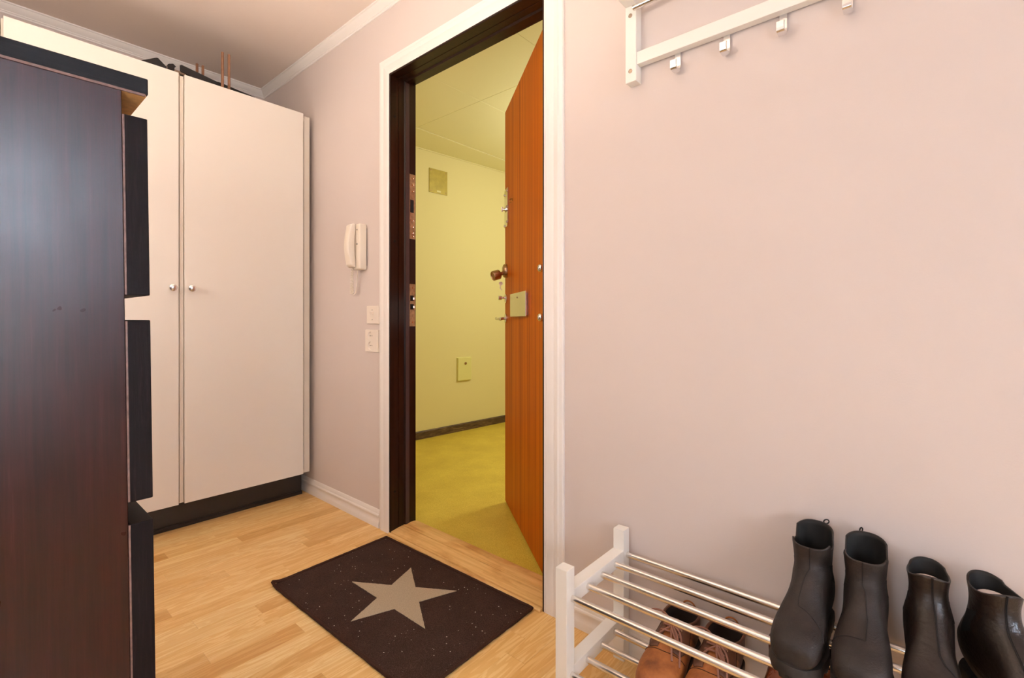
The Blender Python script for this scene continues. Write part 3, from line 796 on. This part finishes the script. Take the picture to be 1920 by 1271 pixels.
# --- smoother black leather boots with a round cuff and pale insole
B2 = [(.266, .038, .266, .030, .006, 0), (.265, .049, .266, .020, .018, 0), (.258, .060, .263, .015, .029, 0), (.238, .070, .250, .013, .038, 0), (.206, .080, .215, .012, .042, 0), (.178, .096, .165, .012, .039, 0),
      (.155, .114, .105, .013, .034, 0), (.137, .127, .050, .016, .035, 0), (.127, .135, .008, .031, .0365, 0), (.121, .140, -.004, .060, .0365, 0), (.116, .147, .004, .088, .0335, 0), (.111, .157, .019, .120, .0295, 0), (.109, .174, .027, .156, .0285, 0), (.112, .198, .025, .196, .0315, 0)]
def cuff_round(a):
    f = abs(((a+PI) % (2*PI))-PI)
    return -.006+.006*math.cos(2*f) + (.004 if f > 2.2 else 0)
def boot_smooth(side):
    r = empty('ankle_boot', (0, 0, 0)); la = Last(B2)
    up = la.mesh(60, 48, cuff_round).build('upper', ['leather_black', 'lining_black'], r, smooth=True, angle=60, local=True); solidify(up, .003)
    sole(SOLE_W, .268, .0, .020, .002, .0).build('sole', 'sole_rubber', r, smooth=True, angle=40, local=True)
    pts = [(la.n-.02, .05*side), (9.0, .10*side), (6.5, .14*side), (5.0, .16*side), (4.6, .3*side), (4.3, .75*side), (4.1, 1.2*side)]
    for d in (0, .05): MB().tube(la.line([(t_, a_+d*side) for t_, a_ in pts], 12, .0006), .0008, 5).build('seam', 'seam_thread', r, smooth=True, local=True)
    m = MB().lathe((0, -.068, .166), (0, -.12, 1), [(.024, 0), (.0255, .004), (.022, .007), (.012, .010), (0, .008)], 20)
    m.build('paper_filling', 'insole_white', r, smooth=True, local=True)
    for k in (1, -1):
        la.patch(9.0, 11.2, lambda u, k=k: k*(1.35+.1*math.sin(PI*u)), lambda u, k=k: k*(2.0-.3*(1-u)), 12, 6, .0006).build('elastic_gore', 'lining_black', r, smooth=True, local=True)
    MB().tube([la.pt(t_, PI-.02*k_, .001) for k_, t_ in enumerate((13, 12, 11, 10, 9))], .0016, 6).build('back_seam', 'seam_thread', r, smooth=True, local=True)
    return r
b3 = boot_smooth(1); b3.location = (-.006, 1.262, RZ); b3.rotation_euler = (0, 0, math.radians(3))
tag(b3, 'black leather ankle boot with a round cuff and pale insole, third from the door', 'boot', 'black ankle boots on the shoe rack')
b4 = boot_smooth(-1); b4.location = (.060, 1.262, RZ); b4.rotation_euler = (0, 0, math.radians(22))
tag(b4, 'black leather ankle boot turned outward, cut by the edge of the photo', 'boot', 'black ankle boots on the shoe rack')

# --- brown lace-up shoes on the lower tier
S1 = [(.284, .042, .284, .032, .006, 0), (.283, .053, .284, .022, .022, 0), (.277, .064, .280, .018, .035, 0), (.256, .074, .266, .017, .045, 0), (.222, .081, .230, .017, .049, 0), (.192, .089, .188, .017, .0465, 0),
      (.168, .099, .130, .018, .042, 0), (.150, .106, .070, .019, .039, 0), (.138, .110, .024, .026, .038, 0), (.132, .111, .004, .046, .038, 0), (.130, .112, .001, .068, .038, 0), (.128, .112, .004, .094, .039, 0)]
SOLE_S = [(0, .020), (.03, .035), (.08, .034), (.12, .034), (.20, .049), (.25, .045), (.278, .026), (.286, .008)]
def lace_shoe(side):
    r = empty('lace_up_shoe', (0, 0, 0)); la = Last(S1, 2.5)
    up = la.mesh(56, 48).build('upper', ['leather_brown', 'shoe_lining'], r, smooth=True, angle=60, local=True); solidify(up, .003)
    sole(SOLE_S, .284, .0, .022, .003, .003).build('sole', 'brown_sole', r, smooth=True, angle=40, local=True)
    # padded dark collar behind the facing
    la.patch(7.2, 10.98, .75, 2*PI-.75, 14, 30, .0016).build('quarter', 'leather_dark_brown', r, smooth=True, local=True)
    MB().tube([la.pt(10.98, .62+(2*PI-1.24)*k/30, .0005) for k in range(31)], .003, 8).build('collar', 'leather_dark_brown', r, smooth=True, local=True)
    m = MB().lathe((0, -.075, .028), (0, 0, 1), [(.030, 0), (.030, .002), (0, .003)], 20); m.build('insole', 'shoe_lining', r, smooth=True, local=True)
    # tongue
    tg = la.patch(5.4, 10.98, -.30, .30, 14, 6, .0012)
    tg.loft([[la.pt(10.9, a_, .001) for a_ in (-.3, -.15, 0, .15, .3)], [la.pt(10.9, a_, .001)+Vector((0, -.003, .007)) for a_ in (-.32, -.16, 0, .16, .32)], [la.pt(10.9, a_, .001)+Vector((0, -.001, .012)) for a_ in (-.22, -.12, 0, .12, .22)]], False, False)
    tg = tg.build('tongue', 'leather_brown', r, smooth=True, local=True); solidify(tg, .002, 0)
    # facings with eyelets
    for k in (1, -1):
        fc = la.patch(4.75, 10.7, lambda u, k=k: k*(.20+.05*(1-u)), lambda u, k=k: k*(1.35-.55*u if u > .2 else .7+2.7*u), 18, 8, .0030).build('facing', 'leather_dark_brown', r, smooth=True, local=True); solidify(fc, .0025, 0)
        MB().tube([la.pt(4.78+5.8*u/16, k*((1.32-.55*u/16) if u/16 > .2 else .66+2.7*u/16), .0034) for u in range(17)], .0008, 5).build('seam', 'brown_seam', r, smooth=True, local=True)
        for t_ in (5.5, 6.5, 7.6, 9.2):
            p = la.pt(t_, k*.42, .0036); c = la.pt(t_, k*.42, 0); nrm = (p-c).normalized()
            MB().lathe(p-nrm*.001, nrm, [(.0042, 0), (.0042, .001), (.0030, .0016), (.0022, .0006), (0, .0006)], 14).build('eyelet', 'bronze', r, smooth=True, local=True)
    # laces: straight bars, knot and bow
    lo = .0058
    for t_ in (5.5, 6.5, 7.6, 9.2):
        MB().tube([la.pt(t_, -.42+.84*k/10, lo+(.002*math.sin(PI*k/10))) for k in range(11)], .0022, 7).build('lace', 'lace_brown', r, smooth=True, local=True)
    for sa in (1, -1):
        MB().tube([la.pt(5.5+(9.2-5.5)*k/14, sa*(.42-.84*k/14), lo+.002) for k in range(15)], .0021, 7).build('lace', 'lace_brown', r, smooth=True, local=True)
    kp = la.pt(8.6, 0, lo+.006)
    m = MB().tube([kp+Vector((.006*math.cos(a_), .004*math.sin(a_), .002*math.sin(2*a_))) for a_ in [2*PI*k/12 for k in range(13)]], .0024, 6); m.build('lace_knot', 'lace_brown', r, smooth=True, local=True)
    def bow(dx, dy, dz, wdt, name='lace_loop'):
        d = Vector((dx, dy, dz)); sd = d.cross(Vector((0, 0, 1))).normalized()
        P = [kp+d*u+sd*(wdt*math.sin(PI*u)*(1 if j == 0 else -1))+Vector((0, 0, .006*math.sin(PI*u))) for j in (0, 1) for u in ([k/10 for k in range(11)] if j == 0 else [1-k/10 for k in range(1, 11)])]
        MB().tube(P, .0022, 7).build(name, 'lace_brown', r, smooth=True, local=True)
    bow(-.050*side, .004, .016, .011); bow(.034*side, -.040, -.026, .008)
    MB().tube([kp, kp+Vector((.018*side, -.02, -.008)), kp+Vector((.032*side, -.045, -.028)), kp+Vector((.040*side, -.075, -.045))], .0022, 7).build('lace_end', 'lace_brown', r, smooth=True, local=True)
    MB().tube([kp, kp+Vector((.004, -.02, -.004)), kp+Vector((.014*side, -.05, -.018)), kp+Vector((.024*side, -.078, -.034))], .0022, 7).build('lace_end', 'lace_brown', r, smooth=True, local=True)
    # heel pull loop
    c = la.pt(11, PI); MB().tube(loop(c+Vector((0, .001, -.003)), (1, 0, 0), .015, .013, 0), .0022, 6).build('pull_tab', 'leather_brown', r, smooth=True, local=True)
    # toe seam
    MB().tube([la.pt(4.55+.2*abs(k-10)/10, -1.2+2.4*k/20, .0006) for k in range(21)], .0008, 5).build('toe_seam', 'brown_seam', r, smooth=True, local=True)
    return r
RZ2 = .114+.008
s1 = lace_shoe(1); s1.location = (-.478, 1.262, RZ2); s1.rotation_euler = (0, 0, math.radians(5))
tag(s1, 'brown leather lace-up shoe on the lower tier, nearest the white rack posts', 'shoe', 'brown lace-up shoes on the shoe rack')
s2 = lace_shoe(1); s2.location = (-.372, 1.262, RZ2); s2.rotation_euler = (0, 0, math.radians(4))
tag(s2, 'brown leather lace-up shoe on the lower tier, between its pair and the glossy chestnut shoes', 'shoe', 'brown lace-up shoes on the shoe rack')

# --- glossy chestnut slip-on boots half hidden under the black boots
S2 = [(.276, .036, .276, .026, .006, 0), (.270, .048, .276, .014, .022, 0), (.250, .058, .262, .012, .034, 0), (.215, .066, .226, .012, .041, 0), (.186, .080, .180, .012, .039, 0),
      (.160, .098, .120, .013, .035, 0), (.142, .110, .060, .016, .032, 0), (.132, .116, .014, .030, .031, 0), (.127, .119, .004, .062, .032, 0), (.122, .128, .010, .096, .032, 0), (.119, .142, .014, .128, .034, 0)]
def slip_on():
    r = empty('slip_on_boot', (0, 0, 0)); la = Last(S2, 2.3)
    up = la.mesh(50, 40).build('upper', ['leather_chestnut', 'shoe_lining'], r, smooth=True, angle=60, local=True); solidify(up, .003)
    sole(SOLE_W, .276, .0, .016, .002, 0).build('sole', 'brown_sole', r, smooth=True, angle=40, local=True)
    MB().tube([la.pt(3.6, -1.3+2.6*k/16, .0006) for k in range(17)], .0008, 5).build('seam', 'brown_seam', r, smooth=True, local=True)
    return r
c1 = slip_on(); c1.location = (-.243, 1.262, RZ2); c1.rotation_euler = (0, 0, math.radians(3))
tag(c1, 'glossy chestnut boot on the lower tier, beside the brown lace-up shoes', 'boot', 'chestnut boots on the lower tier')
c2 = copy_tree(c1); c2.location = (-.150, 1.262, RZ2)
tag(c2, 'glossy chestnut boot on the lower tier, mostly hidden under the black nubuck boots', 'boot')

# ------------------------------------------------------------------ door mat with star
dm = empty('door_mat', (-1.397, .995, .001), math.radians(1.2))
MX, MY = .405, .245
m = MB(); nx, ny = 44, 28; rs = []
rnd = random.Random(3)
for j in range(ny+1):
    row = []
    for i in range(nx+1):
        xx, yy = -MX+2*MX*i/nx, -MY+2*MY*j/ny
        z = .0065+rnd.uniform(-.0004, .0004)
        if i in (0, nx) or j in (0, ny): z = .004
        row.append((xx, yy, z))
    rs.append(m.ring(row))
for a, b in zip(rs, rs[1:]): m.bridge(a, b, False)
low = m.ring([(-MX, -MY, 0), (MX, -MY, 0), (MX, MY, 0), (-MX, MY, 0)]); m.cap(low, True)
m.build('pile', 'mat_pile', dm, smooth=True, local=True)
pts = []
for (a, b) in (((-MX, -MY), (MX, -MY)), ((MX, -MY), (MX, MY)), ((MX, MY), (-MX, MY)), ((-MX, MY), (-MX, -MY))):
    for k in range(40):
        u = k/40; pts.append(Vector((a[0]+(b[0]-a[0])*u+rnd.uniform(-.0007, .0007), a[1]+(b[1]-a[1])*u+rnd.uniform(-.0007, .0007), .0055+rnd.uniform(-.0004, .0006))))
for k, p in enumerate(pts):
    d = (p.xy-Vector((-MX, -MY))).length
    if d < .05: p.z += .010*(1-d/.05)**2
pts.append(pts[0].copy())
MB().tube(pts, .0056, 8).build('binding', 'mat_binding', dm, smooth=True, local=True)
# star, its rim stepped like weave
tips = [(.197, 50.3), (.212, -14.3), (.184, -90.2), (.214, -164), (.189, 131)]
cxy = Vector((-1.386+1.397, .998-.995))
ang = [(r_, math.radians(a_-1.2)) for r_, a_ in tips]
out = []
V2 = lambda r_, a_: cxy+Vector((r_*math.cos(a_), r_*math.sin(a_)))
P = [V2(*a_) for a_ in ang]
def inter(a, b, c, d):
    r1, r2 = b-a, d-c; den = r1.x*r2.y-r1.y*r2.x; t_ = ((c-a).x*r2.y-(c-a).y*r2.x)/den; return a+r1*t_
for i in range(5):
    out.append(P[i]); out.append(inter(P[i], P[(i+2) % 5], P[(i+1) % 5], P[(i-1) % 5]))
edge = []
for a, b in zip(out, out[1:]+out[:1]):
    n = max(2, int((b-a).length/.005)); nn = Vector((-(b-a).y, (b-a).x)).normalized()
    for k in range(n): edge.append(a+(b-a)*k/n+nn*(rnd.uniform(-.0006, .0006) if k else 0))
m = MB(); top = m.ring([(p.x, p.y, .0082) for p in edge]); bot = m.ring([(p.x, p.y, .0055) for p in edge]); ctr = m.bm.verts.new((cxy.x, cxy.y, .0082))
m.bridge(top, bot)
for i in range(len(top)): m.bm.faces.new((top[i], top[(i+1) % len(top)], ctr))
s_ = m.build('star', 'star_yarn', dm, local=True); tag(s_, 'light taupe five-pointed star')
tag(dm, 'black door mat with a light taupe star lying on the oak floor at the threshold', 'door mat')
